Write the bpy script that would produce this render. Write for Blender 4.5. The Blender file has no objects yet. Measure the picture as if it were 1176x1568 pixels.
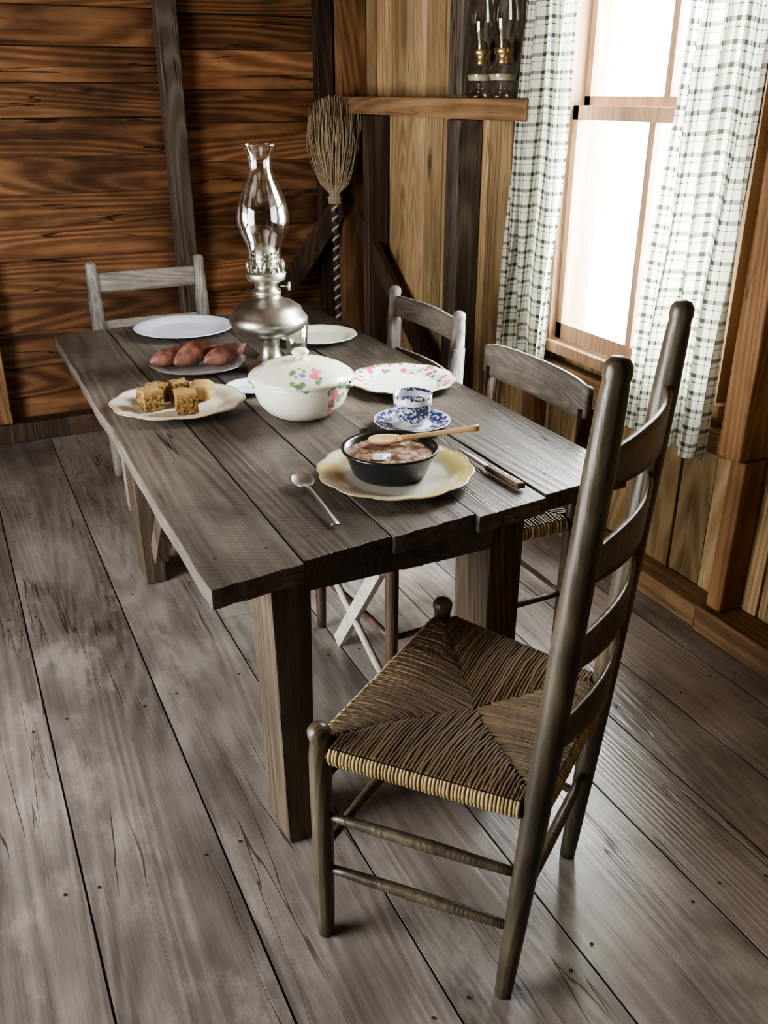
import bpy, math, random
from mathutils import Vector, Matrix, noise as mnoise
random.seed(7)
V=Vector
pi=math.pi

# ------------------------------------------------------------ mesh builder
class MB:
    def __init__(s): s.v=[];s.f=[];s.m=[];s.s=[];s.r=[]
    def add(s,vs,fs,mat=0,smooth=False,rnd=None):
        if rnd is None: rnd=random.random()
        o=len(s.v); s.v+= [V(p) for p in vs]
        for f in fs:
            s.f.append([i+o for i in f]); s.m.append(mat); s.s.append(smooth); s.r.append(rnd)
    def hexa(s,p,mat=0,rnd=None):   # p: 4 bottom ccw, 4 top ccw
        s.add(p,[(3,2,1,0),(4,5,6,7),(0,1,5,4),(1,2,6,5),(2,3,7,6),(3,0,4,7)],mat,False,rnd)
    def box(s,x0,x1,y0,y1,z0,z1,mat=0,rnd=None):
        s.hexa([(x0,y0,z0),(x1,y0,z0),(x1,y1,z0),(x0,y1,z0),(x0,y0,z1),(x1,y0,z1),(x1,y1,z1),(x0,y1,z1)],mat,rnd)
    def beam(s,p0,p1,w,t,side,mat=0,rnd=None,w1=None,t1=None):
        p0=V(p0);p1=V(p1);d=(p1-p0).normalized();side=V(side);side=(side-d*side.dot(d)).normalized();up=d.cross(side)
        w1=w if w1 is None else w1;t1=t if t1 is None else t1
        q=[]
        for p,a,b in((p0,w,t),(p1,w1,t1)):
            q+=[p-side*a/2-up*b/2,p+side*a/2-up*b/2,p+side*a/2+up*b/2,p-side*a/2+up*b/2]
        s.hexa(q,mat,rnd)
    def lathe(s,c,prof,seg=48,mat=0,mod=None,smooth=True,rnd=None,closed=False):
        vs=[];fs=[];n=len(prof)
        for (r,z) in prof:
            for j in range(seg):
                th=2*pi*j/seg
                rx,ry,zz=(r*math.cos(th),r*math.sin(th),z)
                if mod: rx,ry,zz=mod(r,th,z)
                vs.append((c[0]+rx,c[1]+ry,c[2]+zz))
        for i in range(n-1):
            for j in range(seg):
                k=(j+1)%seg
                fs.append((i*seg+j,i*seg+k,(i+1)*seg+k,(i+1)*seg+j))
        s.add(vs,fs,mat,smooth,rnd)
    def tube(s,pts,rad,seg=12,mat=0,smooth=True,rnd=None,cap=True):
        pts=[V(p) for p in pts];n=len(pts)
        if not hasattr(rad,'__len__'): rad=[rad]*n
        d0=(pts[1]-pts[0]).normalized()
        ref=V((0,0,1)) if abs(d0.z)<.9 else V((1,0,0))
        a=d0.cross(ref).normalized()
        vs=[]
        for i in range(n):
            d=(pts[min(i+1,n-1)]-pts[max(i-1,0)])
            if d.length<1e-9: d=d0
            d=d.normalized()
            a=(a-d*a.dot(d)).normalized();b=d.cross(a)
            for j in range(seg):
                th=2*pi*j/seg
                vs.append(pts[i]+(a*math.cos(th)+b*math.sin(th))*rad[i])
        fs=[]
        for i in range(n-1):
            for j in range(seg):
                k=(j+1)%seg
                fs.append((i*seg+j,i*seg+k,(i+1)*seg+k,(i+1)*seg+j))
        if cap:
            fs.append(tuple(range(seg-1,-1,-1)));fs.append(tuple((n-1)*seg+j for j in range(seg)))
        s.add(vs,fs,mat,smooth,rnd)
    def grid(s,fn,nu,nv,mat=0,smooth=True,rnd=None):
        vs=[fn(i/nu,j/nv) for j in range(nv+1) for i in range(nu+1)]
        fs=[(j*(nu+1)+i,j*(nu+1)+i+1,(j+1)*(nu+1)+i+1,(j+1)*(nu+1)+i) for j in range(nv) for i in range(nu)]
        s.add(vs,fs,mat,smooth,rnd)
    def slab(s,fn,thick,nu,nv,mat=0,smooth=True,rnd=None):
        """closed curved board: fn(u,v)->center point, thick->vector offset half"""
        t=V(thick)
        f=[[V(fn(i/nu,j/nv)) for i in range(nu+1)] for j in range(nv+1)]
        W=nu+1;H=nv+1
        vs=[p+t for r in f for p in r]+[p-t for r in f for p in r]
        o=W*H;fs=[]
        for j in range(nv):
            for i in range(nu):
                a=j*W+i
                fs.append((a,a+1,a+W+1,a+W));fs.append((o+a,o+a+W,o+a+W+1,o+a+1))
        for i in range(nu):
            fs.append((i,o+i,o+i+1,i+1)); a=nv*W+i; fs.append((a,a+1,o+a+1,o+a))
        for j in range(nv):
            a=j*W;fs.append((a,a+W,o+a+W,o+a)); a=j*W+nu; fs.append((a,o+a,o+a+W,a+W))
        s.add(vs,fs,mat,smooth,rnd)
    def obj(s,name,mats,bevel=0,origin=None,autosmooth=True,parent=None):
        xs=[p.x for p in s.v];ys=[p.y for p in s.v];zs=[p.z for p in s.v]
        o=V(origin) if origin is not None else V(((min(xs)+max(xs))/2,(min(ys)+max(ys))/2,min(zs)))
        me=bpy.data.meshes.new(name)
        me.from_pydata([p-o for p in s.v],[],s.f);me.validate()
        for m in mats: me.materials.append(m)
        if len(me.polygons)==len(s.f):
            me.polygons.foreach_set('material_index',s.m)
            me.polygons.foreach_set('use_smooth',s.s)
            at=me.attributes.new('rnd','FLOAT','FACE');at.data.foreach_set('value',s.r)
        me.update()
        ob=bpy.data.objects.new(name,me);ob.location=o
        bpy.context.collection.objects.link(ob)
        if bevel:
            b=ob.modifiers.new('bev','BEVEL');b.width=bevel;b.segments=2;b.limit_method='ANGLE';b.angle_limit=math.radians(50)
        return ob

# ------------------------------------------------------------ materials
class NT:
    def __init__(s,name):
        s.mat=bpy.data.materials.new(name);s.mat.use_nodes=True
        s.nt=s.mat.node_tree;s.nt.nodes.clear()
        s.out=s.n('ShaderNodeOutputMaterial')
    def n(s,t,**kw):
        nd=s.nt.nodes.new(t)
        for k,v in kw.items(): setattr(nd,k,v)
        return nd
    def l(s,a,b): s.nt.links.new(a,b)
    def set(s,inp,v):
        if isinstance(v,bpy.types.NodeSocket): s.l(v,inp)
        else: inp.default_value=v
    def math(s,op,a,b=0.0,c=None,clamp=False):
        m=s.n('ShaderNodeMath',operation=op,use_clamp=clamp)
        s.set(m.inputs[0],a);s.set(m.inputs[1],b)
        if c is not None: s.set(m.inputs[2],c)
        return m.outputs[0]
    def mix(s,f,a,b,bt='MIX'):
        m=s.n('ShaderNodeMix',data_type='RGBA',blend_type=bt)
        s.set(m.inputs[0],f)
        s.set(m.inputs[6],a if isinstance(a,bpy.types.NodeSocket) else (*a,1) if len(a)==3 else a)
        s.set(m.inputs[7],b if isinstance(b,bpy.types.NodeSocket) else (*b,1) if len(b)==3 else b)
        return m.outputs[2]
    def noise(s,vec,scale,detail=4,rough=.55,dist=0):
        n=s.n('ShaderNodeTexNoise');s.set(n.inputs['Vector'],vec)
        n.inputs['Scale'].default_value=scale;n.inputs['Detail'].default_value=detail
        n.inputs['Roughness'].default_value=rough;n.inputs['Distortion'].default_value=dist
        return n.outputs[0]
    def smooth(s,x,a,b):
        m=s.n('ShaderNodeMapRange',interpolation_type='SMOOTHSTEP')
        s.set(m.inputs[0],x);m.inputs[1].default_value=a;m.inputs[2].default_value=b
        return m.outputs[0]
    def ramp(s,f,stops):
        r=s.n('ShaderNodeValToRGB');s.l(f,r.inputs[0]);e=r.color_ramp.elements
        while len(e)<len(stops): e.new(.5)
        for i,(p,c) in enumerate(stops): e[i].position=p;e[i].color=(*c,1)
        return r.outputs[0]
    def obj(s): return s.n('ShaderNodeTexCoord').outputs['Object']
    def scale(s,vec,sc):
        m=s.n('ShaderNodeVectorMath',operation='MULTIPLY');s.l(vec,m.inputs[0]);m.inputs[1].default_value=sc
        return m.outputs[0]
    def bsdf(s,color,rough=.5,metal=0,spec=.5,bump=None,bstr=.3,bdist=.005,**kw):
        b=s.n('ShaderNodeBsdfPrincipled')
        s.set(b.inputs['Base Color'],color if isinstance(color,bpy.types.NodeSocket) else (*color,1))
        s.set(b.inputs['Roughness'],rough);b.inputs['Metallic'].default_value=metal
        b.inputs['Specular IOR Level'].default_value=spec
        for k,v in kw.items(): b.inputs[k].default_value=v
        if bump is not None:
            bm=s.n('ShaderNodeBump');s.l(bump,bm.inputs['Height']);bm.inputs['Strength'].default_value=bstr;bm.inputs['Distance'].default_value=bdist
            s.l(bm.outputs[0],b.inputs['Normal'])
        s.l(b.outputs[0],s.out.inputs[0]);return b

def mul(c,k): return tuple(x*k for x in c)
def wood(name,dark,mid,light,axis='Y',S=1.0,rough=.6,bump=.4,knots=.5,spec=.3,blotch=.5,rings=.2,var=.35,saw=False,cracks=0,K=1.0,worn=0):
    dark,mid,light=mul(dark,K),mul(mid,K),mul(light,K)
    t=NT(name)
    at=t.n('ShaderNodeAttribute',attribute_name='rnd').outputs['Fac']
    cmb=t.n('ShaderNodeCombineXYZ')
    for i,k in enumerate((17.3,31.7,11.9)): t.l(t.math('MULTIPLY',at,k),cmb.inputs[i])
    ad=t.n('ShaderNodeVectorMath',operation='ADD');t.l(t.obj(),ad.inputs[0]);t.l(cmb.outputs[0],ad.inputs[1])
    base=ad.outputs[0]
    ai='XYZ'.index(axis)
    def sc(a): q=[1,1,1];q[ai]=a;return tuple(x*S for x in q)
    v1=t.scale(base,sc(.07));v2=t.scale(base,sc(.03));v3=t.scale(base,sc(.3));vr0=t.scale(base,sc(.09))
    n1=t.noise(v1,9,5,.65)
    n0=t.noise(vr0,3.6,1,.4,.0)
    rg=t.math('MULTIPLY_ADD',t.math('SINE',t.math('ADD',t.math('MULTIPLY',n0,170.0),t.math('MULTIPLY',n1,5.0))),.5,.5)
    rg=t.math('POWER',rg,1.6)
    fine=t.noise(v2,95,4,.65)
    fac=t.math('ADD',t.math('MULTIPLY',n1,.6-rings*.5),t.math('ADD',t.math('MULTIPLY',rg,rings),t.math('MULTIPLY',fine,.4-rings*.5)))
    col=t.ramp(fac,[(.26,dark),(.46,mid),(.68,light)])
    bl=t.noise(t.scale(base,sc(.5)),2.6,5,.65)
    blf=t.math('MULTIPLY_ADD',t.smooth(bl,.3,.7),blotch,1-blotch*.6)
    vr=t.math('MULTIPLY_ADD',at,var,1-var*.5)
    hs=t.n('ShaderNodeHueSaturation');t.l(col,hs.inputs['Color']);t.l(t.math('MULTIPLY',blf,vr),hs.inputs['Value'])
    col=hs.outputs[0]
    if worn:  # scuffed pale patches
        wp=t.math('MULTIPLY',t.smooth(t.noise(t.scale(base,sc(.45)),5.5,6,.75),.50,.66),worn)
        col=t.mix(wp,col,mul(light,1.25))
    bh=t.math('ADD',t.math('MULTIPLY',fine,.6),t.math('MULTIPLY',rg,.2))
    if knots:
        vo=t.n('ShaderNodeTexVoronoi');t.l(v3,vo.inputs['Vector']);vo.inputs['Scale'].default_value=3.3
        dst=t.math('ADD',vo.outputs['Distance'],t.math('MULTIPLY',t.noise(base,25,2),.05))
        k=t.math('SUBTRACT',1.0,t.smooth(dst,.05,.13))
        col=t.mix(t.math('MULTIPLY',k,knots),col,tuple(c*.3 for c in dark))
    if cracks:
        cn=t.noise(t.scale(base,sc(.045)),13,3,.5)
        k=t.math('SUBTRACT',1.0,t.smooth(t.math('ABSOLUTE',t.math('SUBTRACT',cn,.5)),.002,.010))
        k=t.math('MULTIPLY',k,t.smooth(t.noise(t.scale(base,sc(.4)),4,2),.48,.58))
        col=t.mix(t.math('MULTIPLY',k,cracks),col,tuple(c*.2 for c in dark))
        bh=t.math('MULTIPLY_ADD',k,-.8,bh)
    if saw:
        sep=t.n('ShaderNodeSeparateXYZ');t.l(base,sep.inputs[0])
        other=(ai+1)%3 if axis!='Y' else 0
        q=t.math('MULTIPLY_ADD',sep.outputs[other],.45,sep.outputs[ai])
        sw=t.math('SINE',t.math('MULTIPLY_ADD',t.noise(base,6,4),24.0,t.math('MULTIPLY',q,420.0)))
        sw=t.math('MULTIPLY',sw,t.smooth(t.noise(base,7,3),.45,.62))
        bh=t.math('MULTIPLY_ADD',sw,.07,bh)
    rr=t.math('MULTIPLY_ADD',n1,.25,rough-.12)
    t.bsdf(col,rr,0,spec,bh,bump,.003)
    return t.mat

def plain(name,c,rough=.5,metal=0,spec=.5,nscale=None,amt=.2,**kw):
    t=NT(name)
    if nscale:
        n=t.noise(t.obj(),nscale,4)
        col=t.mix(t.smooth(n,.3,.7),tuple(x*(1-amt) for x in c),tuple(min(1,x*(1+amt)) for x in c))
        t.bsdf(col,rough,metal,spec,n,.25,.002,**kw)
    else: t.bsdf(c,rough,metal,spec,**kw)
    return t.mat

def glassy(name,tint=(.97,.98,.975),edge=.9):
    t=NT(name)
    g=t.n('ShaderNodeBsdfGlossy');g.inputs['Roughness'].default_value=.03
    tr=t.n('ShaderNodeBsdfTransparent');tr.inputs[0].default_value=(*tint,1)
    lw=t.n('ShaderNodeLayerWeight');lw.inputs[0].default_value=.25
    m=t.n('ShaderNodeMixShader')
    t.l(t.math('MULTIPLY_ADD',lw.outputs['Facing'],edge*.55,.05,clamp=True),m.inputs[0])
    t.l(tr.outputs[0],m.inputs[1]);t.l(g.outputs[0],m.inputs[2]);t.l(m.outputs[0],t.out.inputs[0])
    return t.mat

M_floor=wood('floor_boards_mat',(.15,.125,.108),(.30,.262,.232),(.44,.405,.37),'Y',1,.29,.45,.75,.75,.8,.13,.42,cracks=.7,K=.60,worn=.5)
M_table=wood('weathered_table_mat',(.045,.035,.027),(.115,.095,.077),(.21,.183,.152),'Y',1,.44,1.0,.95,.5,.8,.10,.6,saw=True,cracks=1,K=.60,worn=.28)
M_tleg=wood('table_leg_mat',(.06,.042,.028),(.145,.105,.070),(.26,.195,.135),'Z',1,.7,.8,.7,.25,.7,.14,.3,cracks=1,K=.64)
M_back=wood('pine_siding_mat',(.10,.041,.018),(.28,.130,.058),(.44,.23,.11),'X',1,.66,.6,.95,.15,1.0,.25,.8,cracks=.9,K=.50)
M_vert=wood('pine_plank_mat',(.28,.17,.08),(.52,.355,.18),(.66,.48,.27),'Z',1,.64,.5,.9,.2,.6,.22,.6,cracks=.7,K=.64)
M_studd=wood('old_stud_mat',(.04,.030,.022),(.11,.085,.065),(.20,.16,.125),'Z',1,.75,.8,.5,.2,.6,.16,.4,cracks=.8,K=.75)
M_studo=wood('orange_stud_mat',(.16,.08,.035),(.35,.185,.085),(.49,.29,.14),'Z',1,.65,.4,.7,.2,.6,.18,.3,cracks=.5,K=.60)
M_rail=wood('rail_mat',(.15,.08,.038),(.34,.20,.10),(.46,.29,.155),'Y',1,.62,.4,.7,.25,.6,.18,.3,cracks=.5,K=.60)
M_brace=wood('brace_mat',(.03,.02,.013),(.08,.05,.033),(.15,.10,.065),'Z',1,.7,.5,.3,.2,.5,.16,.3,K=.65)
M_sash=wood('sash_mat',(.28,.16,.09),(.46,.29,.18),(.60,.42,.28),'Z',1,.6,.3,.1,.3,.3,.12,.2,K=.72)
M_ceil=wood('ceiling_mat',(.06,.03,.015),(.15,.08,.04),(.22,.13,.07),'Y',1,.7,.4,.3,K=.8)
M_chd=wood('dark_chair_wood_mat',(.045,.033,.018),(.105,.080,.047),(.185,.148,.09),'Z',2,.35,.35,.2,.55,1.0,.14,.15,K=.60)
M_chg=wood('grey_chair_wood_mat',(.12,.10,.085),(.28,.25,.225),(.44,.41,.385),'Z',2,.55,.4,.3,.35,1.0,.15,.3,K=.60)
M_slat=wood('grey_slat_mat',(.10,.083,.066),(.25,.215,.178),(.40,.355,.31),'X',2,.55,.4,.3,.35,.8,.15,.3,K=.55)
M_slaty=wood('grey_slat_y_mat',(.13,.108,.085),(.28,.243,.20),(.42,.372,.315),'Y',2,.5,.4,.3,.4,.8,.15,.3,K=.60)
M_chb=wood('brown_chair_wood_mat',(.035,.02,.013),(.09,.053,.033),(.15,.095,.06),'Z',2,.45,.3,0,.4,.5,.15,.2,K=.6)
M_chlit=plain('lit_brace_mat',(.40,.37,.33),.5,0,.4,30,.2)  # pale tone paints in the light falling on the brace and rod
M_nail=plain('nail_mat',(.02,.017,.014),.6)

def rushmat(name,a,b):
    t=NT(name)
    at=t.n('ShaderNodeAttribute',attribute_name='rnd').outputs['Fac']
    n=t.noise(t.obj(),60,3)
    big=t.smooth(t.noise(t.obj(),5,3),.3,.7)
    f=t.math('MULTIPLY_ADD',n,.3,t.math('MULTIPLY_ADD',at,.4,t.math('MULTIPLY',big,.3)))
    col=t.mix(f,a,b)
    t.bsdf(col,.6,0,.35,t.noise(t.obj(),300,2),.4,.001);return t.mat
M_rush=rushmat('rush_mat',(.026,.017,.008),(.18,.122,.062))
M_rushlit=rushmat('rush_lit_edge_mat',(.15,.105,.04),(.44,.33,.16))  # golden copy of the rush; light on the seat edge is put into the colour
M_pewter=plain('pewter_mat',(.33,.32,.285),.36,1,.5,30,.2)
M_brass=plain('old_brass_mat',(.36,.34,.28),.4,1,.5,60,.2)
M_brassb=plain('bright_brass_mat',(.65,.50,.25),.3,1)
M_glass=glassy('clear_glass_mat')
M_glass2=glassy('shelf_lamp_glass_mat',(.93,.95,.93),1.5)
M_steel=plain('steel_mat',(.58,.58,.58),.3,1)
M_iron=plain('cast_iron_mat',(.010,.010,.011),.25,0,.5,80,.3)
M_wspoon=plain('wooden_spoon_mat',(.50,.34,.17),.5,0,.4,20,.15)
M_cream=plain('cream_china_mat',(.64,.61,.51),.2,0,.5)
M_white=plain('blue_white_china_mat',(.60,.66,.76),.2,0,.5)
M_greych=plain('plate_brown_rim_mat',(.42,.42,.44),.2,0,.5)
M_spud=plain('sweet_potato_mat',(.19,.085,.060),.5,0,.35,35,.45)

def patterned(name,base,kind):
    t=NT(name);o=t.obj()
    sep=t.n('ShaderNodeSeparateXYZ');t.l(o,sep.inputs[0])
    r=t.math('SQRT',t.math('ADD',t.math('MULTIPLY',sep.outputs[0],sep.outputs[0]),t.math('MULTIPLY',sep.outputs[1],sep.outputs[1])))
    col=base
    def spots(scale,c1,c2,thr,mask,seed,prev):
        vo=t.n('ShaderNodeTexVoronoi')
        ad=t.n('ShaderNodeVectorMath',operation='ADD');t.l(o,ad.inputs[0]);ad.inputs[1].default_value=(seed,seed*.7,seed*.3)
        t.l(ad.outputs[0],vo.inputs['Vector']);vo.inputs['Scale'].default_value=scale
        dd=t.math('MULTIPLY_ADD',t.noise(o,scale*4,2),.3,vo.outputs['Distance'])
        k=t.math('SUBTRACT',1.0,t.smooth(dd,thr,thr+.06))
        if mask is not None: k=t.math('MULTIPLY',k,mask)
        return t.mix(k,prev,t.mix(t.noise(ad.outputs[0],scale*2,1),c1,c2))
    if kind=='floral_plate':
        mask=t.smooth(r,.105,.12)
        col=spots(38,(.04,.10,.04),(.18,.26,.10),.44,mask,3,base)
        col=spots(30,(.42,.02,.08),(.65,.15,.25),.44,mask,9,col)
    if kind=='yellow_plate':
        mask=t.math('MULTIPLY',t.smooth(r,.12,.15),t.smooth(t.noise(o,9,2),.42,.58))
        col=t.mix(t.math('MULTIPLY',mask,.8),base,(.58,.49,.14))
        m2=t.math('MULTIPLY',t.smooth(r,.13,.15),.8)
        col=spots(40,(.10,.16,.02),(.5,.3,.05),.2,m2,4,col)
    if kind=='blue':
        n=t.noise(o,110,3,.7);k=t.math('SUBTRACT',1.0,t.smooth(n,.50,.54))
        z=sep.outputs[2]
        band=t.math('SUBTRACT',t.smooth(z,.006,.012),t.smooth(z,.062,.066))
        band=t.math('MAXIMUM',band,t.math('MULTIPLY',t.smooth(z,.078,.081),1.0))
        col=t.mix(t.math('MULTIPLY',k,t.math('MULTIPLY',band,.97)),base,(.01,.02,.11))
    if kind=='bluesaucer':
        n=t.noise(o,100,3,.7);k=t.math('SUBTRACT',1.0,t.smooth(n,.52,.56))
        k=t.math('MULTIPLY',k,t.math('SUBTRACT',t.smooth(r,.055,.06),t.smooth(r,.105,.107)))
        col=t.mix(t.math('MULTIPLY',k,.97),base,(.01,.02,.11))
    if kind=='tureen':
        def ball(c,rad):
            d=t.n('ShaderNodeVectorMath',operation='DISTANCE');t.l(o,d.inputs[0]);d.inputs[1].default_value=c
            q=t.math('MULTIPLY_ADD',t.noise(o,22,2),.04,d.outputs['Value'])
            return t.math('SUBTRACT',1.0,t.smooth(q,rad+.018,rad+.024))
        big=t.math('MAXIMUM',ball((.075,-.120,.062),.060),t.math('MAXIMUM',ball((-.03,-.115,.15),.052),ball((-.12,.09,.15),.05)),clamp=True)
        col=spots(32,(.04,.12,.07),(.26,.38,.14),.60,big,2,base)
        col=spots(22,(.55,.05,.13),(.80,.33,.33),.46,big,8,col)
        col=spots(26,(.05,.09,.38),(.28,.33,.62),.40,big,5,col)
    t.bsdf(col,.16,0,.5);return t.mat
M_floral=patterned('floral_plate_mat',(.68,.67,.66),'floral_plate')
M_yellow=patterned('yellow_rim_plate_mat',(.62,.60,.53),'yellow_plate')
M_blue=patterned('blue_willow_mat',(.70,.72,.74),'blue')
M_bluesc=patterned('blue_willow_saucer_mat',(.66,.68,.74),'bluesaucer')
M_tureen=patterned('tureen_mat',(.72,.70,.58),'tureen')

# ------------------------------------------------------------ ROOM
XW=2.15; YB=4.82
# floor
mb=MB()
seams=[-1.75,-1.45,-1.16,-.86,-.57,-.27,.038,.35,.64,.94,1.278,1.49,1.696,1.93,2.2]
for i in range(len(seams)-1):
    x0,x1=seams[i]+.0025,seams[i+1]-.0025
    cuts=[-1.7]+([[.75],[.2],[2.6]][i%3] if i in(4,8,10) else [])+[YB+.1]
    for j in range(len(cuts)-1):
        mb.box(x0,x1,cuts[j]+.0015,cuts[j+1]-.0015,-.04,random.uniform(-.0015,.0015)-.001)
    for yy in(-.3,.35,1.0,1.62,2.25,2.9,3.5,4.1):
        for xx in(x0+.04,x1-.04):
            mb.lathe((xx+random.uniform(-.015,.015),yy+random.uniform(-.02,.02),.0006),[(.0042,0),(.003,.0007),(.0001,.0008)],10,1)
mb.box(-1.8,2.4,-1.8,YB+.2,-.09,-.041)
mb.obj('floor',[M_floor,M_nail],0)

# back wall: horizontal lap siding
mb=MB()
for (xa,xb,off) in ((-1.75,1.16,0.0),(1.16,2.2,.075)):
    z=-.1+off-.165
    while z<2.6:
        h=random.choice((.15,.165,.18))
        tl=random.uniform(.006,.028);td=random.uniform(-.004,.004)
        z0=max(z,0.001)
        if z+h>0.01:
            mb.hexa([(xa,YB-.014-tl,z0+.003),(xb,YB-.014-tl,z0+.003+td),(xb,YB+.03,z0+.003),(xa,YB+.03,z0+.003),
                 (xa,YB+.002,z+h),(xb,YB+.002,z+h),(xb,YB+.03,z+h),(xa,YB+.03,z+h)])
        z+=h
mb.box(-1.8,2.4,YB+.031,YB+.1,0,2.65)
mb.obj('wall_back',[M_back],.002)

# window wall: vertical planks with opening
WY0,WY1,WZ0,WZ1=1.98,2.90,.735,2.32
mb=MB()
ys=[-1.7]
while ys[-1]<YB: ys.append(ys[-1]+random.choice((.17,.2,.24)))
ys[-1]=YB
ys=sorted([y for y in ys if abs(y-WY0)>.06 and abs(y-WY1)>.06 and y<=YB]+[WY0,WY1])
for a,b in zip(ys[:-1],ys[1:]):
    x=XW+random.uniform(-.006,.006);r=random.random()
    if a>=WY0-.001 and b<=WY1+.001:
        mb.box(x,XW+.04,a+.003,b-.003,0,WZ0,0,r*.3);mb.box(x,XW+.04,a+.003,b-.003,WZ1,2.65,0,r)
    else: mb.box(x,XW+.04,a+.003,b-.003,0,2.65,0,r)
for (a,b,c,d) in ((-1.8,WY0,0,2.65),(WY1,YB+.1,0,2.65),(WY0,WY1,0,WZ0),(WY0,WY1,WZ1,2.65)):
    mb.box(XW+.041,XW+.08,a,b,c,d)
mb.obj('wall_right',[M_vert],.003)

# left wall with door opening, front wall, ceiling
mb=MB()
y=-1.75
while y<YB:
    w=.25
    if y+w>1.2 and y<2.6: mb.box(-1.8,-1.74,y,y+w-.004,2.05,2.65)
    else: mb.box(-1.8,-1.74,y,y+w-.004,0,2.65)
    y+=w
mb.obj('wall_left',[M_back],.003)
mb=MB()
z=0
while z<2.64:
    mb.box(-1.8,2.4,-1.8,-1.74,z,z+.18);z+=.183
mb.obj('wall_front',[M_back],.003)
mb=MB();x=-1.8
while x<2.3:
    mb.box(x,x+.2,-1.8,YB+.1,2.66,2.70);x+=.203
mb.obj('ceiling',[M_ceil])

def stud(name,x0,x1,y0,y1,z0,z1,mat):
    m=MB();m.box(x0,x1,y0,y1,z0,z1);return m.obj(name,[mat],.006)
stud('trim_1',1.105,1.205,YB-.11,YB-.03,.1,2.655,M_studd)
stud('trim_2',.08,.19,YB-.12,YB-.03,.1,2.655,M_studo)
m=MB();m.box(-1.74,2.04,YB-.13,YB-.03,.001,.098);m.obj('baseboard_back',[M_brace],.005)
m=MB();m.box(2.03,XW-.006,-1.7,1.86,.001,.095);m.box(2.04,XW-.006,1.87,4.66,.001,.08);m.obj('baseboard_right',[M_rail],.005)
stud('trim_3',2.0,XW-.006,4.66,YB-.03,.001,2.655,M_studo)
stud('trim_4',1.90,1.985,YB-.10,YB-.03,.1,2.655,M_brace)
stud('trim_5',2.03,XW-.006,3.50,3.61,.1,1.515,M_studd)
stud('trim_6',2.03,XW-.006,3.50,3.61,1.605,2.655,M_studd)
stud('trim_7',2.08,XW-.006,2.92,3.0,.1,1.515,M_studo)
stud('trim_8',2.02,XW-.006,1.78,1.87,.62,2.655,M_studo)
stud('trim_9',2.05,XW-.006,1.78,1.84,.1,.615,M_studo)
stud('trim_10',2.03,XW-.006,1.10,1.2,.1,2.655,M_studo)
stud('trim_11',2.03,XW-.006,4.40,4.47,.1,1.515,M_brace)
stud('trim_12',2.09,XW-.006,1.90,2.90,.58,.66,M_rail)
stud('trim_15',2.115,XW-.008,3.01,3.49,1.605,2.655,M_studd)
m=MB();m.box(1.99,XW-.006,2.97,4.65,1.52,1.597);m.obj('wall_shelf',[M_rail],.005)
m=MB();m.beam((2.07,4.60,1.0),(2.07,3.62,.28),.04,.10,(1,0,0));m.obj('trim_13',[M_brace],.005)
m=MB();m.beam((2.02,YB-.16,1.12),(1.22,YB-.16,.10),.04,.10,(0,1,0));m.obj('trim_14',[M_brace],.005)

# window
mb=MB()
jx0,jx1=2.10,XW+.12
mb.box(jx0,jx1,WY0,WY0+.03,WZ0,WZ1);mb.box(jx0,jx1,WY1-.025,WY1,WZ0,WZ1)
mb.box(jx0,jx1,WY0,WY1,WZ1-.035,WZ1);mb.box(2.085,jx1+.03,WY0-.03,WY1+.02,WZ0-.035,WZ0+.005)
def sash(x0,x1,z0,z1,rb,rt):
    a,b=WY0+.032,WY1-.027
    mb.box(x0,x1,a,a+.035,z0,z1);mb.box(x0,x1,b-.030,b,z0,z1)
    mb.box(x0,x1,a,b,z0,z0+rb);mb.box(x0,x1,a,b,z1-rt,z1)
    c=2.455;mb.box(x0+.004,x1-.004,c-.014,c+.014,z0,z1)
    mb.box((x0+x1)/2-.002,(x0+x1)/2+.002,a+.03,b-.025,z0+.03,z1-.02,1)
sash(2.13,2.16,WZ0+.01,1.575,.06,.045)
sash(2.175,2.205,1.555,WZ1-.04,.05,.05)
mb.obj('window_1',[M_sash,M_glass],0)

# curtains
def curtain_mat():
    t=NT('checked_curtain_mat')
    u=t.n('ShaderNodeAttribute',attribute_name='cu').outputs['Fac'];v=t.n('ShaderNodeAttribute',attribute_name='cv').outputs['Fac']
    def line(x,per,w,ph):
        q=t.math('FRACT',t.math('ADD',t.math('DIVIDE',x,per),ph))
        return t.math('LESS_THAN',q,w)
    P=.056
    L=t.math('ADD',t.math('MULTIPLY',line(u,P,.22,0.0),.66),t.math('MULTIPLY',line(v,P,.22,.1),.66))
    L2=t.math('MULTIPLY',t.math('ADD',line(u,P,.06,.3),line(v,P,.06,.4)),.5)
    k=t.math('ADD',L,L2,clamp=True)
    col=t.mix(k,(.70,.70,.60),(.04,.05,.035))
    d=t.n('ShaderNodeBsdfDiffuse');t.l(col,d.inputs[0]);tr=t.n('ShaderNodeBsdfTranslucent');t.l(col,tr.inputs[0])
    m=t.n('ShaderNodeMixShader');m.inputs[0].default_value=.25
    t.l(d.outputs[0],m.inputs[1]);t.l(tr.outputs[0],m.inputs[2]);t.l(m.outputs[0],t.out.inputs[0]);return t.mat
M_curt=curtain_mat()
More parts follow.
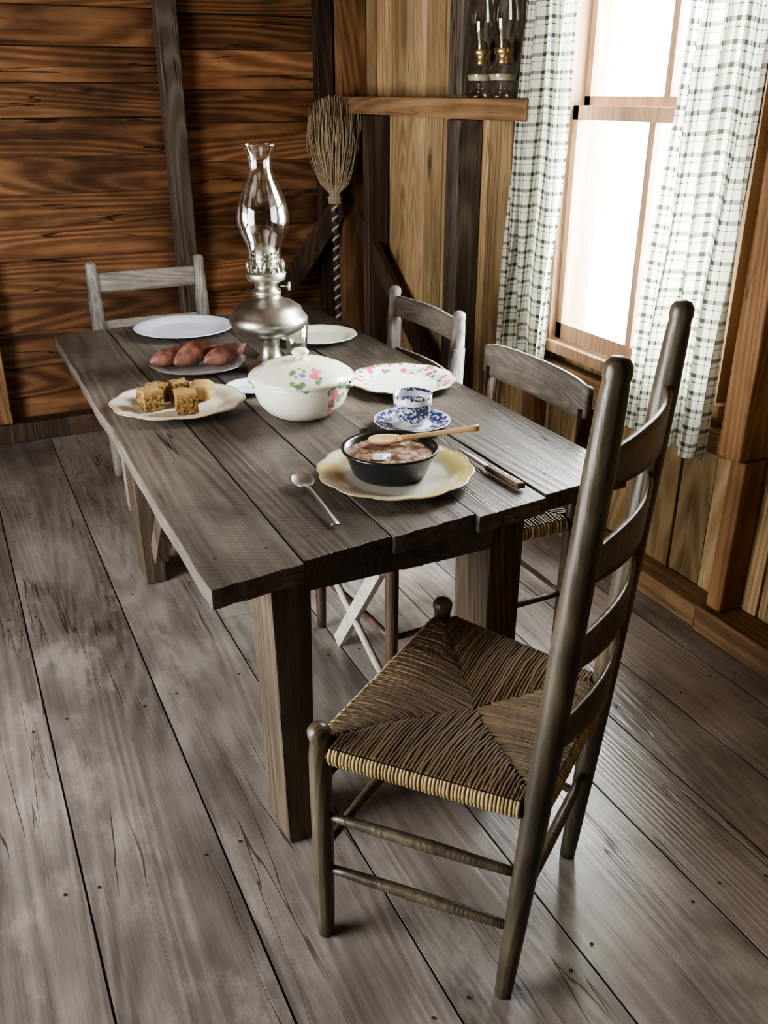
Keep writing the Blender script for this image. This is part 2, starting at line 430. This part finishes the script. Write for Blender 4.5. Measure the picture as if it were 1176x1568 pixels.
def curtain(name,y0t,y1t,y0b,y1b,z0,z1,folds,ph):
    nu,nv=150,60;vs=[];cu=[];cv=[]
    for j in range(nv+1):
        v=j/nv;z=z0+(z1-z0)*v
        a=y0b+(y0t-y0b)*v;b=y1b+(y1t-y1b)*v
        for i in range(nu+1):
            s=i/nu
            fl=math.sin(2*pi*folds*s+ph+.5*math.sin(z*3))
            amp=.024+.010*math.sin(s*9+z*1.5)
            x=2.035-amp*fl+.006*math.sin(17*s+z*6)
            y=a+(b-a)*s+.010*math.sin(4*pi*folds*s+z*2)
            vs.append((x,y,z+.006*math.sin(7*s*3)*(1-v)));cu.append(s*.76);cv.append(z+.006*math.sin(s*11))
    fs=[(j*(nu+1)+i,j*(nu+1)+i+1,(j+1)*(nu+1)+i+1,(j+1)*(nu+1)+i) for j in range(nv) for i in range(nu)]
    me=bpy.data.meshes.new(name);me.from_pydata(vs,[],fs)
    for n,d in(('cu',cu),('cv',cv)):
        at=me.attributes.new(n,'FLOAT','POINT');at.data.foreach_set('value',d)
    me.polygons.foreach_set('use_smooth',[True]*len(fs));me.materials.append(M_curt)
    ob=bpy.data.objects.new(name,me);bpy.context.collection.objects.link(ob);return ob
curtain('curtain',2.77,3.06,2.80,3.14,.58,2.40,4,0)
curtain('curtain',1.89,2.20,1.92,2.30,.57,2.40,4,1.3)
m=MB();m.tube([(2.035,1.88,2.405),(2.035,3.15,2.405)],.009);m.obj('curtain_rod',[M_brass])

# ------------------------------------------------------------ TABLE
mb=MB()
bx=[.35,.558,.774,.994,1.197,1.475]
def nearY(x): return 1.505+(x-.35)*.117
def farY(x): return 3.716+(x-.35)*.135
rs=random.Random(5)
for i in range(5):
    x0=bx[i]+.0018;x1=bx[i+1]-.0018;jn=[0,.016,.006,-.010,.0][i];jf=rs.uniform(-.015,.015)
    t=.75-[0,.003,.0005,.003,0][i];b=.705
    # worn board outline: slightly wavering edges, rough-sawn end
    N=26
    L=[];R=[]
    for k in range(N+1):
        q=k/N
        wl=rs.uniform(-.0016,.0012);wr=rs.uniform(-.0012,.0016)
        if i==0: wl+=rs.uniform(-.001,.003)
        L.append((x0-wl*.6 if i else x0+wl,nearY(x0)+jn+(farY(x0)+jf-nearY(x0)-jn)*q))
        R.append((x1-abs(wr)*.6,nearY(x1)+jn+(farY(x1)+jf-nearY(x1)-jn)*q))
    M=8;near=[(x0+(x1-x0)*k/M,nearY(x0+(x1-x0)*k/M)+jn+rs.uniform(-.0025,.0025)) for k in range(1,M)]
    far=[(x0+(x1-x0)*k/M,farY(x0+(x1-x0)*k/M)+jf+rs.uniform(-.004,.004)) for k in range(M-1,0,-1)]
    loop=[L[0]]+near+R+far+L[:0:-1]
    n=len(loop)
    vs=[(x,y,b) for x,y in loop]+[(x,y,t) for x,y in loop]
    fs=[tuple(range(n-1,-1,-1)),tuple(range(n,2*n))]+[(k,(k+1)%n,n+(k+1)%n,n+k) for k in range(n)]
    mb.add(vs,fs,0,False,rs.random())
    for yy in(1.63,2.92):
        for q in(.25,.75):
            mb.lathe((x0+(x1-x0)*q+random.uniform(-.01,.01),yy+(x0-.35)*.1,t+.0002),[(.005,0),(.003,.0007),(.0001,.0008)],10,2)
mb.box(.575,1.055,1.60,1.66,.64,.704,0);mb.box(.45,1.30,2.88,2.935,.62,.704,0)
mb.box(.50,.55,1.70,2.93,.635,.704,0);mb.box(1.07,1.12,1.79,2.93,.635,.704,0)
def leg(x0,x1,y0,y1,tx=0,ty=0,mat=1):
    mb.hexa([(x0+tx,y0+ty,.001),(x1-tx,y0+ty,.001),(x1-tx,y1-ty,.001),(x0+tx,y1-ty,.001),
             (x0,y0,.704),(x1,y0,.704),(x1,y1,.704),(x0,y1,.704)],mat)
leg(.486,.575,1.545,1.70,.012,.003)
leg(1.06,1.155,1.62,1.78,.005,.0)
leg(.458,.545,2.94,3.09,.008,.0)
leg(1.03,1.11,2.94,3.09,.008,.0)
mb.beam((.52,2.93,.12),(.52,2.50,.64),.05,.07,(1,0,0),1)
mb.obj('dining_table',[M_table,M_tleg,M_nail],.0022)

# ------------------------------------------------------------ CHAIRS
def chair(name,A,B,C,D,seat,ph,lean,slats,mats,rb=.02,rf=.02,rungs=(),spacing=.0085,knob=True,overhang=0.0,bow=.025,extra=None,strr=.0043,slatm=0,poly=16,taper=.22):
    """A,B front feet  C,D back feet (C behind A, D behind B). lean = xy vector at top"""
    m=MB();A,B,C,D=[V((p[0],p[1],0)) for p in(A,B,C,D)]
    lean=V((lean[0],lean[1],0));back=((C+D)/2-(A+B)/2).normalized()
    def post(F,z): return V((F.x,F.y,z))+lean*max(0,(z/ph))
    for F in(C,D):
        zz=[.001,.04,.2,.45,.8,ph-.16,ph-.07,ph-.045,ph-.035,ph-.025,ph-.012,ph-.003,ph]
        rr=[.74,.8,.92,1.06,1.1,1.02,.92,.86,.82,.9,.86,.6,.15]
        m.tube([post(F,z) for z in zz],[rb*1.02*r for r in rr],poly,0,rnd=.5)
    for F in(A,B):
        top=seat+.045 if knob else seat+.012
        zz=[.001,.05,.2,.4,seat-.03,seat+.004,top-.028,top-.016,top-.006,top]
        rr=[.78,.86,1,1.04,1.02,.86,1.04,1.08,.8,.2]
        m.tube([V((F.x,F.y,z)) for z in zz],[rf*r for r in rr],poly,0,rnd=.5)
    for (z,h) in slats:
        def f(u,v,z=z,h=h):
            uu=-overhang+u*(1+2*overhang)
            hh=h*(1-taper+taper*math.sin(pi*u)) if not overhang else h*(1-.25*abs(2*u-1)**6)
            zz=z+(v-.5)*hh
            p=post(C,zz).lerp(post(D,zz),uu)
            return p+back*bow*math.sin(pi*min(1,max(0,uu)))+(-back*.014 if overhang else V((0,0,0)))
        m.slab(f,back*.006,16,5,slatm,rnd=.3)
    R={'AB':(A,B),'CD':(C,D),'AC':(A,C),'BD':(B,D)}
    for e,z in rungs:
        p,q=R[e];P=post(p,z) if p in(C,D) else V((p.x,p.y,z));Q=post(q,z) if q in(C,D) else V((q.x,q.y,z))
        n=8;m.tube([P.lerp(Q,i/n) for i in range(n+1)],[.0085+.004*math.sin(pi*i/n) for i in range(n+1)],10,0,rnd=.4)
    sA,sB,sC,sD=[V((p.x,p.y,seat-.02)) for p in(A,B)]+[post(p,seat-.02) for p in(C,D)]
    for P,Q in((sA,sB),(sC,sD),(sA,sC),(sB,sD)): m.tube([P,Q],.013,8,1,rnd=.3)
    def q(s,t): # s A->B, t front->back
        return sA.lerp(sB,s).lerp(sC.lerp(sD,s),t)
    c2=(sA+sB+sC+sD)/4
    def pad(u,v):
        p=q(.02+.96*u,.02+.96*v);d=min(u,1-u,v,1-v)*2
        return V((p.x,p.y,seat-.034+.004*math.sin(pi*min(1,d))))
    m.slab(pad,(0,0,.008),10,10,1,rnd=.0)
    def top(d): return seat+.006*math.sin(pi*min(1,d*1.6))-.012*d*d*1.1
    for (P,Q,mode) in ((sA,sB,'f'),(sC,sD,'b'),(sA,sC,'l'),(sB,sD,'r')):
        L=(Q-P).length;n=int((L-.05)/spacing)
        e=(Q-P).normalized();out=V((e.y,-e.x,0))
        if (P-c2).dot(out)<0: out=-out
        for i in range(n):
            s=(.025+(i+.5)*(L-.05)/n)/L
            lim=min(s,1-s)
            pts=[];K=6
            for k in range(K+1):
                t=lim*(1-k/K)
                p={'f':q(s,t),'b':q(s,1-t),'l':q(t,s),'r':q(1-t,s)}[mode]
                d=2*t
                w=random.uniform(-.0014,.0014)
                p=p+e*random.uniform(-.0014,.0014)
                pts.append(V((p.x,p.y,top(d)+w-(.004 if k==0 else 0))))
            E=P.lerp(Q,s);r=random.random();r0=strr*random.uniform(.75,1.15)
            m.tube(pts,r0,6,1,rnd=r,cap=False)
            j=e*random.uniform(-.001,.001)
            w=[pts[-1],V((E.x,E.y,seat-.001))+out*.009+j]
            m.tube(w,r0,6,1,rnd=r,cap=False)
            w=[w[-1],V((E.x,E.y,seat-.008))+out*.0165+j,V((E.x,E.y,seat-.020))+out*.018+j,
               V((E.x,E.y,seat-.032))+out*.013,V((E.x,E.y,seat-.038))+out*.002,V((E.x,E.y,seat-.034))-out*.03]
            m.tube(w,r0,6,2,rnd=r,cap=False)
    if extra: extra(m)
    return m.obj(name,mats)

chair('ladder_back_chair',(.482,1.283),(.917,1.588),(.742,.998),(1.071,1.237),.503,1.30,(.054,-.072),
      [(1.126,.08),(.962,.08),(.796,.08),(.632,.08)],[M_chd,M_rush,M_rushlit],rb=.0225,rf=.0215,
      rungs=[('AC',.327),('AC',.188),('BD',.327),('BD',.188),('AB',.41),('AB',.24),('CD',.26)],poly=24,spacing=.0070,strr=.0040,bow=.035,taper=.35)
chair('ladder_back_chair',(1.06,3.62),(.55,3.62),(1.04,4.03),(.575,4.03),.46,.965,(0,.04),
      [(.875,.085),(.68,.07)],[M_chg,M_rush,M_rushlit,M_slat],rb=.026,rf=.02,rungs=[('AC',.2),('BD',.2),('AB',.2),('CD',.2)],spacing=.011,strr=.0055,slatm=3,bow=.006,taper=.05)
chair('ladder_back_chair',(1.17,2.68),(1.17,3.24),(1.56,2.71),(1.56,3.21),.46,.93,(.035,0),
      [(.855,.085),(.66,.07)],[M_chg,M_rush,M_rushlit,M_slaty],rb=.026,rf=.02,rungs=[('AC',.2),('BD',.2),('AB',.2),('CD',.2)],spacing=.011,strr=.0055,slatm=3,bow=.025,taper=.1)
def ex(m):
    m.beam((.945,2.30,.002),(.945,1.99,.42),.045,.02,(0,1,0),4,.6)
    m.tube([(.93,2.38,.28),(.95,1.97,.06)],.012,8,4,rnd=.6)
chair('ladder_back_chair',(.97,1.965),(.93,2.41),(1.56,1.97),(1.56,2.47),.46,.865,(.03,0),
      [(.822,.115),(.62,.06)],[M_chb,M_rush,M_rushlit,M_slaty,M_chlit],rb=.02,rf=.019,rungs=[('AC',.2),('BD',.2),('AB',.2),('CD',.2)],spacing=.011,strr=.0055,slatm=3,bow=.02,overhang=.05,knob=False,extra=ex)

# ------------------------------------------------------------ TABLEWARE
TZ=.7515
def plate(name,x,y,r,mat,scal=0,nsc=12,oval=1.0,depth=.024,z=TZ,rot=0,mats=None,rimmat=None):
    m=MB()
    def mod(rr,th,zz):
        w=(rr/r)**4
        k=rr*(1+scal*abs(math.cos(nsc*th/2))*w-scal*.5*w)
        a=k*math.cos(th);b=k*oval*math.sin(th)
        return (a*math.cos(rot)-b*math.sin(rot),a*math.sin(rot)+b*math.cos(rot),zz)
    h=depth
    prof=[(.001,0),(.5*r,0),(.56*r,.001),(.66*r,h*.25),(.98*r,h*.85),(r,h*.95),(r,h),(.985*r,h*1.03),(.9*r,h*.9),(.76*r,h*.62),(.70*r,h*.34),(.64*r,h*.24),(.3*r,h*.22),(.001,h*.22)]
    m.lathe((x,y,z),prof,96,0,mod)
    if rimmat:
        m.lathe((x,y,z),[(r*.98,h*1.04),(r*1.0,h*1.05),(r*1.003,h*.95)],96,1,mod)
    return m.obj(name,[mat]+([rimmat] if rimmat else []),origin=(x,y,z))
M_gold=plain('gilt_rim_mat',(.40,.30,.14),.3,0)
M_brownrim=plain('brown_rim_mat',(.16,.09,.055),.3,0)
plate('dinner_plate',.83,3.56,.195,M_white,.0)
plate('dinner_plate',.745,3.03,.165,M_greych,.02,14,rimmat=M_brownrim)
plate('serving_platter',.574,2.63,.198,M_cream,.05,10,.92,rimmat=M_gold,rot=-.3)
plate('dinner_plate',1.262,3.21,.15,M_cream,.03,12)
plate('dinner_plate',1.287,2.54,.172,M_floral,.05,12,rimmat=M_gold)
plate('dinner_plate',.924,1.855,.192,M_yellow,.04,12,rimmat=M_gold)
plate('saucer',1.138,2.18,.11,M_bluesc,.0,depth=.018)
plate('saucer',.83,2.70,.085,M_white,.0,depth=.016)

def spud(x,y,z,L,R,ang,seed,lift=.0085,tilt=.03):
    m=MB();n=28;pts=[];rad=[]
    for i in range(n+1):
        t=i/n;s=(t-.5)*L
        pts.append((x+math.cos(ang)*s+.007*math.sin(t*5+seed),y+math.sin(ang)*s+.007*math.cos(t*4+seed),z+tilt*t+.005*math.sin(t*6+seed)))
        rad.append(max(.0025,R*(math.sin(pi*min(1,t**.85))**.7)*(1+.07*math.sin(9*t+seed))))
    m.tube(pts,rad,20,0)
    for v in m.v:
        nn=mnoise.noise(v*28+V((seed,0,0)));v+= (v-V((x,y,z))).normalized()*nn*.003
    zmin=min(v.z for v in m.v)
    for v in m.v: v.z+= TZ+lift-zmin
    return m.obj('sweet_potato',[M_spud])
spud(.662,3.05,.79,.185,.034,.34,1,lift=.013)
spud(.742,3.02,.79,.175,.037,.28,4,lift=.012)
spud(.830,2.985,.79,.19,.036,.38,7,lift=.013)

def bread_mat():
    t=NT('cornbread_mat');o=t.obj();n=t.noise(o,110,4,.75)
    sep=t.n('ShaderNodeSeparateXYZ');t.l(o,sep.inputs[0])
    col=t.ramp(n,[(.40,(.05,.022,.008)),(.52,(.24,.14,.045)),(.7,(.46,.32,.13))])
    k=t.smooth(sep.outputs[2],.048,.056)
    col=t.mix(t.math('MULTIPLY',k,.6),col,(.34,.22,.085))
    t.bsdf(col,.85,0,.2,n,.9,.005);return t.mat
M_bread=bread_mat();M_bisc=plain('biscuit_mat',(.28,.18,.075),.8,0,.2,40,.35)
def cornbread(x,y,ang,s=.056):
    m=MB();N=8
    def face(o,u,v):
        m.grid(lambda a,b:V(o)+V(u)*a+V(v)*b,N,N,0,True,.5)
    h=s*.5
    face((-h,-h,0),(2*h,0,0),(0,0,2*h));face((h,-h,0),(0,2*h,0),(0,0,2*h));face((h,h,0),(-2*h,0,0),(0,0,2*h));face((-h,h,0),(0,-2*h,0),(0,0,2*h))
    face((-h,-h,2*h),(2*h,0,0),(0,2*h,0));face((-h,h,0),(2*h,0,0),(0,-2*h,0))
    R=Matrix.Rotation(ang,3,'Z')
    for v in m.v:
        c=V((0,0,h));d=v-c
        mx=max(abs(d.x),abs(d.y),abs(d.z));sph=d.normalized()*mx
        d=d.lerp(sph,.07)
        d+=d.normalized()*mnoise.noise(v*70+V((x*50,y*50,0)))*.0035
        p=R@d+c;v.x=p.x+x;v.y=p.y+y;v.z=max(p.z,0)+TZ+.0085
    m.obj('cornbread_piece',[M_bread])
cornbread(.492,2.630,.2,.060);cornbread(.530,2.700,.45,.052);cornbread(.582,2.556,-.1,.062);cornbread(.588,2.632,.3,.046);cornbread(.597,2.700,.1,.052)
m=MB()
m.lathe((.656,2.655,TZ+.0100),[(.001,0),(.026,0),(.035,.010),(.039,.03),(.037,.044),(.028,.053),(.001,.056)],40,0,lambda r,th,z:(r*(1+.05*math.sin(3*th+z*40))*math.cos(th),r*(1+.05*math.sin(3*th))*math.sin(th),z))
m.obj('biscuit',[M_bisc])

# tureen
m=MB();cx,cy=.895,2.42
m.lathe((cx,cy,TZ),[(.001,0),(.082,0),(.087,.004),(.105,.014),(.128,.04),(.138,.07),(.140,.10),(.141,.112),(.134,.112),(.13,.09),(.11,.04),(.001,.02)],72,0)
m.lathe((cx,cy,TZ),[(.152,.112),(.155,.118),(.150,.124),(.13,.137),(.10,.150),(.06,.160),(.03,.164),(.014,.165),(.012,.171),(.022,.178),(.026,.185),(.02,.193),(.001,.195)],72,0)
m.lathe((cx,cy,TZ),[(.130,.110),(.152,.112)],72,0)
for sg in(-1,1):
    a=math.radians(-25.7)+ (0 if sg>0 else pi)
    dx,dy=math.cos(a),math.sin(a)
    m.tube([(cx+dx*.135-dy*q*.035,cy+dy*.135+dx*q*.035,TZ+.09) if abs(q)==1 else (cx+dx*(.135+.018*(1-q*q)**.5)-dy*q*.035,cy+dy*(.135+.018*(1-q*q)**.5)+dx*q*.035,TZ+.093) for q in(-1,-.8,-.4,0,.4,.8,1)],.006,8,0)
m.obj('soup_tureen',[M_tureen],origin=(cx,cy,TZ))

# tea cup
m=MB();cx,cy,cz=1.142,2.185,TZ+.0045
m.lathe((cx,cy,cz),[(.001,0),(.034,0),(.036,.006),(.044,.014),(.052,.035),(.054,.06),(.056,.088),(.054,.089),(.051,.06),(.048,.035),(.036,.014),(.001,.01)],56,0)
a=math.radians(55);dx,dy=math.cos(a),math.sin(a)
m.tube([(cx+dx*q,cy+dy*q,cz+z) for q,z in((.052,.074),(.068,.079),(.082,.067),(.082,.048),(.070,.032),(.048,.028))],.005,8,0)
m.obj('tea_cup',[M_blue],origin=(cx,cy,cz))

m=MB();m.lathe((1.105,3.02,TZ),[(.001,0),(.034,0),(.036,.003),(.045,.13),(.0425,.13),(.034,.012),(.001,.01)],48,0,lambda r,th,z:(r*(1+.02*math.cos(12*th))*math.cos(th),r*(1+.02*math.cos(12*th))*math.sin(th),z));m.obj('drinking_glass',[M_glass2])

# skillet with beans
def beans_mat():
    t=NT('beans_mat');o=t.obj();n=t.noise(o,38,4,.65,.5)
    vo=t.n('ShaderNodeTexVoronoi');t.l(o,vo.inputs['Vector']);vo.inputs['Scale'].default_value=55
    col=t.ramp(n,[(.36,(.09,.04,.025)),(.5,(.28,.17,.11)),(.66,(.50,.40,.31))])
    t.bsdf(col,.4,0,.5,t.math('ADD',n,t.math('MULTIPLY',vo.outputs['Distance'],-.7)),.8,.006);return t.mat
M_beans=beans_mat();M_butter=plain('sour_cream_mat',(.62,.63,.68),.4,0,.5,50,.1)
m=MB();cx,cy,cz=.915,1.868,TZ+.0075
m.lathe((cx,cy,cz),[(.001,0),(.085,0),(.092,.006),(.112,.058),(.119,.064),(.121,.069),(.117,.072),(.110,.066),(.104,.055),(.09,.015),(.001,.012)],72,0)
m.lathe((cx,cy,cz),[(.1055,.054),(.08,.057),(.05,.056),(.02,.059),(.001,.058)],48,1,lambda r,th,z:(r*math.cos(th),r*math.sin(th),z+.004*mnoise.noise(V((r*40*math.cos(th),r*40*math.sin(th),3)))))
a=math.radians(85);dx,dy=math.cos(a),math.sin(a)
def hf(u,v):
    L=.112+.035*u;w=(.036-.008*u)*(2*v-1)
    return V((cx+dx*L-dy*w,cy+dy*L+dx*w,cz+.063+.003*u))
m.slab(hf,(0,0,.0045),6,4,0)
m.lathe((cx-.035,cy-.025,cz+.059),[(.026,0),(.02,.003),(.012,.005),(.001,.006)],24,2,lambda r,th,z:(r*(1+.25*math.sin(2*th))*math.cos(th),r*(1+.3*math.cos(3*th))*math.sin(th)*.8,z))
m.obj('cast_iron_skillet',[M_iron,M_beans,M_butter])
# wooden spoon
m=MB();P=V((.955,1.905,TZ+.079));Q=V((1.145,1.83,TZ+.103))
d=(Q-P);n=14;pts=[P+d*(i/n) for i in range(n+1)]
m.tube(pts,[.0085-.0025*math.sin(pi*i/n) for i in range(n+1)],10,0)
dh=V((d.x,d.y,0)).normalized();sd=V((-dh.y,dh.x,0))
def sb(u,v):
    t=u*2-1;w=.030*math.sqrt(max(0,1-t*t))*(2*v-1)
    c=P-dh*.03+dh*.045*t
    return V((c.x,c.y,P.z))+sd*w+V((0,0,-.006*(1-t*t)*(1-(2*v-1)**2)))
m.slab(sb,(0,0,.003),16,8,0);m.obj('wooden_spoon',[M_wspoon])
# metal spoon
m=MB();B=V((.697,1.905,TZ+.006));E=V((.682,1.665,TZ+.004));d=(E-B).normalized();sd=V((-d.y,d.x,0))
def mb2(u,v):
    t=u*2-1;w=.029*math.sqrt(max(0,1-t*t))*(2*v-1)*(1-.12*t)
    c=B+d*.042*t
    return V((c.x,c.y,TZ+.014))+sd*w+V((0,0,-.011*(1-t*t)*(1-(2*v-1)**2)))
m.slab(mb2,(0,0,.0009),18,10,0)
def hd(u,v):
    w=(.0045+.004*u*u+.004*max(0,u-.7))*(2*v-1);c=B+d*(.040+.205*u)
    return V((c.x,c.y,TZ+.003+.012*(1-u)**2+.006*math.sin(pi*u)))+sd*w
m.slab(hd,(0,0,.0010),20,2,0);m.obj('table_spoon',[M_steel])
# knife
m=MB()
m.slab(lambda u,v:V((1.155+.0*u,1.79+.15*u,TZ+.007))+V(((2*v-1)*.009*(1-.6*max(0,u-.7)/.3),0,0)),(0,0,.0008),12,2,1)
m.slab(lambda u,v:V((1.163-.008*u,1.655+.14*u,TZ+.0075))+V(((2*v-1)*(.0115-.003*u),0,0)),(0,0,.006),8,4,0)
for k in(.02,.06,.1): m.lathe((1.161,1.665+k,TZ+.0135),[(.003,0),(.002,.0008),(.0001,.001)],10,1)
m.obj('table_knife',[plain('knife_handle_mat',(.13,.085,.05),.45,0,.4,60,.3),M_steel])

# oil lamp on table
m=MB();c=(.966,2.908,TZ)
m.lathe(c,[(.001,0),(.086,0),(.088,.006),(.08,.013),(.05,.03),(.036,.05),(.031,.075),(.034,.098),(.045,.112),(.085,.126),(.118,.143),(.131,.163),(.132,.178),(.122,.192),(.118,.196),(.112,.212),(.085,.230),(.055,.241),(.047,.246),(.044,.256)],72,0)
m.lathe(c,[(.044,.252),(.048,.262),(.048,.270),(.038,.274),(.038,.290),(.045,.296),(.060,.302),(.064,.310),(.067,.325),(.064,.330),(.056,.334),(.056,.345)],48,1)
for i in range(16):
    th=2*pi*i/16
    m.tube([(c[0]+.0575*math.cos(th),c[1]+.0575*math.sin(th),c[2]+.33),(c[0]+.060*math.cos(th),c[1]+.060*math.sin(th),c[2]+.35),(c[0]+.057*math.cos(th),c[1]+.057*math.sin(th),c[2]+.365)],.004,6,1)
m.lathe(c,[(.040,.335),(.040,.385),(.032,.41),(.012,.42),(.006,.42)],32,1)
for i in range(20):
    th=2*pi*i/20
    for zz in(.375,.39): m.lathe((c[0]+.040*math.cos(th),c[1]+.040*math.sin(th),c[2]+zz),[(.003,-.003),(.004,0),(.003,.003),(.0005,.004)],6,1)
a=math.radians(-30);m.tube([(c[0]+.045*math.cos(a),c[1]+.045*math.sin(a),c[2]+.283),(c[0]+.075*math.cos(a),c[1]+.075*math.sin(a),c[2]+.283)],.003,6,1)
m.tube([(c[0]+.073*math.cos(a),c[1]+.073*math.sin(a),c[2]+.283),(c[0]+.079*math.cos(a),c[1]+.079*math.sin(a),c[2]+.283)],.014,16,1)
chim=[(.053,.336),(.053,.39),(.060,.418),(.075,.45),(.085,.485),(.086,.505),(.079,.545),(.064,.585),(.046,.620),(.037,.645),(.035,.665),(.041,.69),(.055,.712),(.057,.718)]
m.lathe(c,chim,64,2);m.lathe(c,[(r-.002,z) for r,z in reversed(chim)],64,2)
m.tube([(c[0]+.057*math.cos(2*pi*i/48),c[1]+.057*math.sin(2*pi*i/48),c[2]+.718) for i in range(49)],.0016,6,2,cap=False)
m.obj('oil_lamp',[M_pewter,M_brass,M_glass])

M_oil=plain('lamp_oil_mat',(.45,.42,.28),.3)
def small_lamp(x,y,z):
    m=MB();c=(x,y,z)
    m.lathe(c,[(.001,0),(.055,0),(.056,.008),(.035,.02),(.02,.03),(.025,.04),(.05,.055),(.058,.08),(.052,.1),(.03,.115),(.024,.12)],40,1)
    m.lathe(c,[(.048,.060),(.055,.080),(.03,.083),(.001,.083)],30,2)
    m.lathe(c,[(.024,.118),(.026,.135),(.02,.14),(.034,.15),(.038,.165),(.032,.17),(.022,.185),(.008,.2)],32,0)
    ch=[(.033,.165),(.035,.19),(.050,.225),(.056,.26),(.051,.30),(.038,.35),(.028,.42),(.034,.47)]
    m.lathe(c,ch,40,1);m.lathe(c,[(r-.0015,q) for r,q in ch],40,1)
    m.obj('oil_lamp',[M_brassb,M_glass2,M_oil])
small_lamp(2.052,3.385,1.598);small_lamp(2.048,3.22,1.598)

# broom
m=MB()
foot=V((1.86,4.40,.002));neck=V((1.915,4.57,1.12));topp=V((1.93,4.60,1.60))
n=60;m.tube([foot.lerp(neck,i/n) for i in range(n+1)],.013,12,0)
ax=(neck-foot);axn=ax.normalized();s1=V((1,0,0));s1=(s1-axn*s1.dot(axn)).normalized();s2=axn.cross(s1)
pts=[]
for i in range(500):
    t=i/499;p=foot.lerp(neck,.35+.62*t);th=2*pi*14*t
    pts.append(p+(s1*math.cos(th)+s2*math.sin(th))*.0125)
m.tube(pts,.0075,6,1,cap=False)
random.seed(3)
up=(topp-neck).normalized();sx=V((.93,-.37,0));sy=V((.37,.93,0))
for i in range(620):
    a=random.uniform(-1,1);b=random.uniform(-1,1)
    if a*a+b*b>1: continue
    h=random.uniform(.38,.52)*(1-.14*a*a);pts=[]
    for k in range(8):
        t=k/7
        sp=.034+.105*math.sin(pi*min(1,t*.95)*.62)**1.2 if t>.22 else .034-.010*math.sin(pi*t/.22)
        wob=.010*math.sin(6*t+i)*t
        pts.append(neck-up*.03+up*h*t+sx*(a*sp+wob)+sy*(b*sp*.45+wob*.5))
    m.tube(pts,[.0028]*7+[.0014],5,2,rnd=random.random(),cap=False)
for h in(.02,.05,.08): 
    cc=neck-up*.02+up*h
    m.tube([cc+(sx*math.cos(2*pi*j/24)*.036+sy*math.sin(2*pi*j/24)*.02) for j in range(25)],.003,6,1,cap=False)
m.obj('straw_broom',[M_brace,plain('twine_mat',(.30,.29,.29),.8),rushmat('straw_mat',(.09,.065,.035),(.44,.34,.21))])

# ------------------------------------------------------------ LIGHT
def area(name,loc,rot,sx,sy,power,col):
    l=bpy.data.lights.new(name,'AREA');l.shape='RECTANGLE';l.size=sx;l.size_y=sy;l.energy=power;l.color=col
    o=bpy.data.objects.new(name,l);o.location=loc;o.rotation_euler=rot;bpy.context.collection.objects.link(o);return o
area('window_daylight',(2.55,2.42,1.75),(0,math.radians(78),0),1.9,1.8,760,(.98,.99,1))
area('door_daylight',(-1.95,1.9,1.15),(0,math.radians(-90),0),1.9,1.3,84,(1,.99,.96))
w=bpy.data.worlds.new('World');bpy.context.scene.world=w;w.use_nodes=True
bg=w.node_tree.nodes['Background'];bg.inputs[0].default_value=(.98,.99,1,1);bg.inputs[1].default_value=12

# ------------------------------------------------------------ CAMERA
cam=bpy.data.cameras.new('camera');co=bpy.data.objects.new('camera',cam);bpy.context.collection.objects.link(co)
cam.sensor_fit='VERTICAL';cam.sensor_height=24;cam.lens=24*1383/1568
co.location=(0,0,1.62);co.rotation_euler=(math.radians(90-24.97),0,math.radians(-25.7))
cam.clip_start=.02
sc=bpy.context.scene;sc.camera=co
sc.view_settings.view_transform='AgX'
sc.view_settings.exposure=.0
try: sc.view_settings.look='AgX - Medium High Contrast'
except Exception as e: print(e)
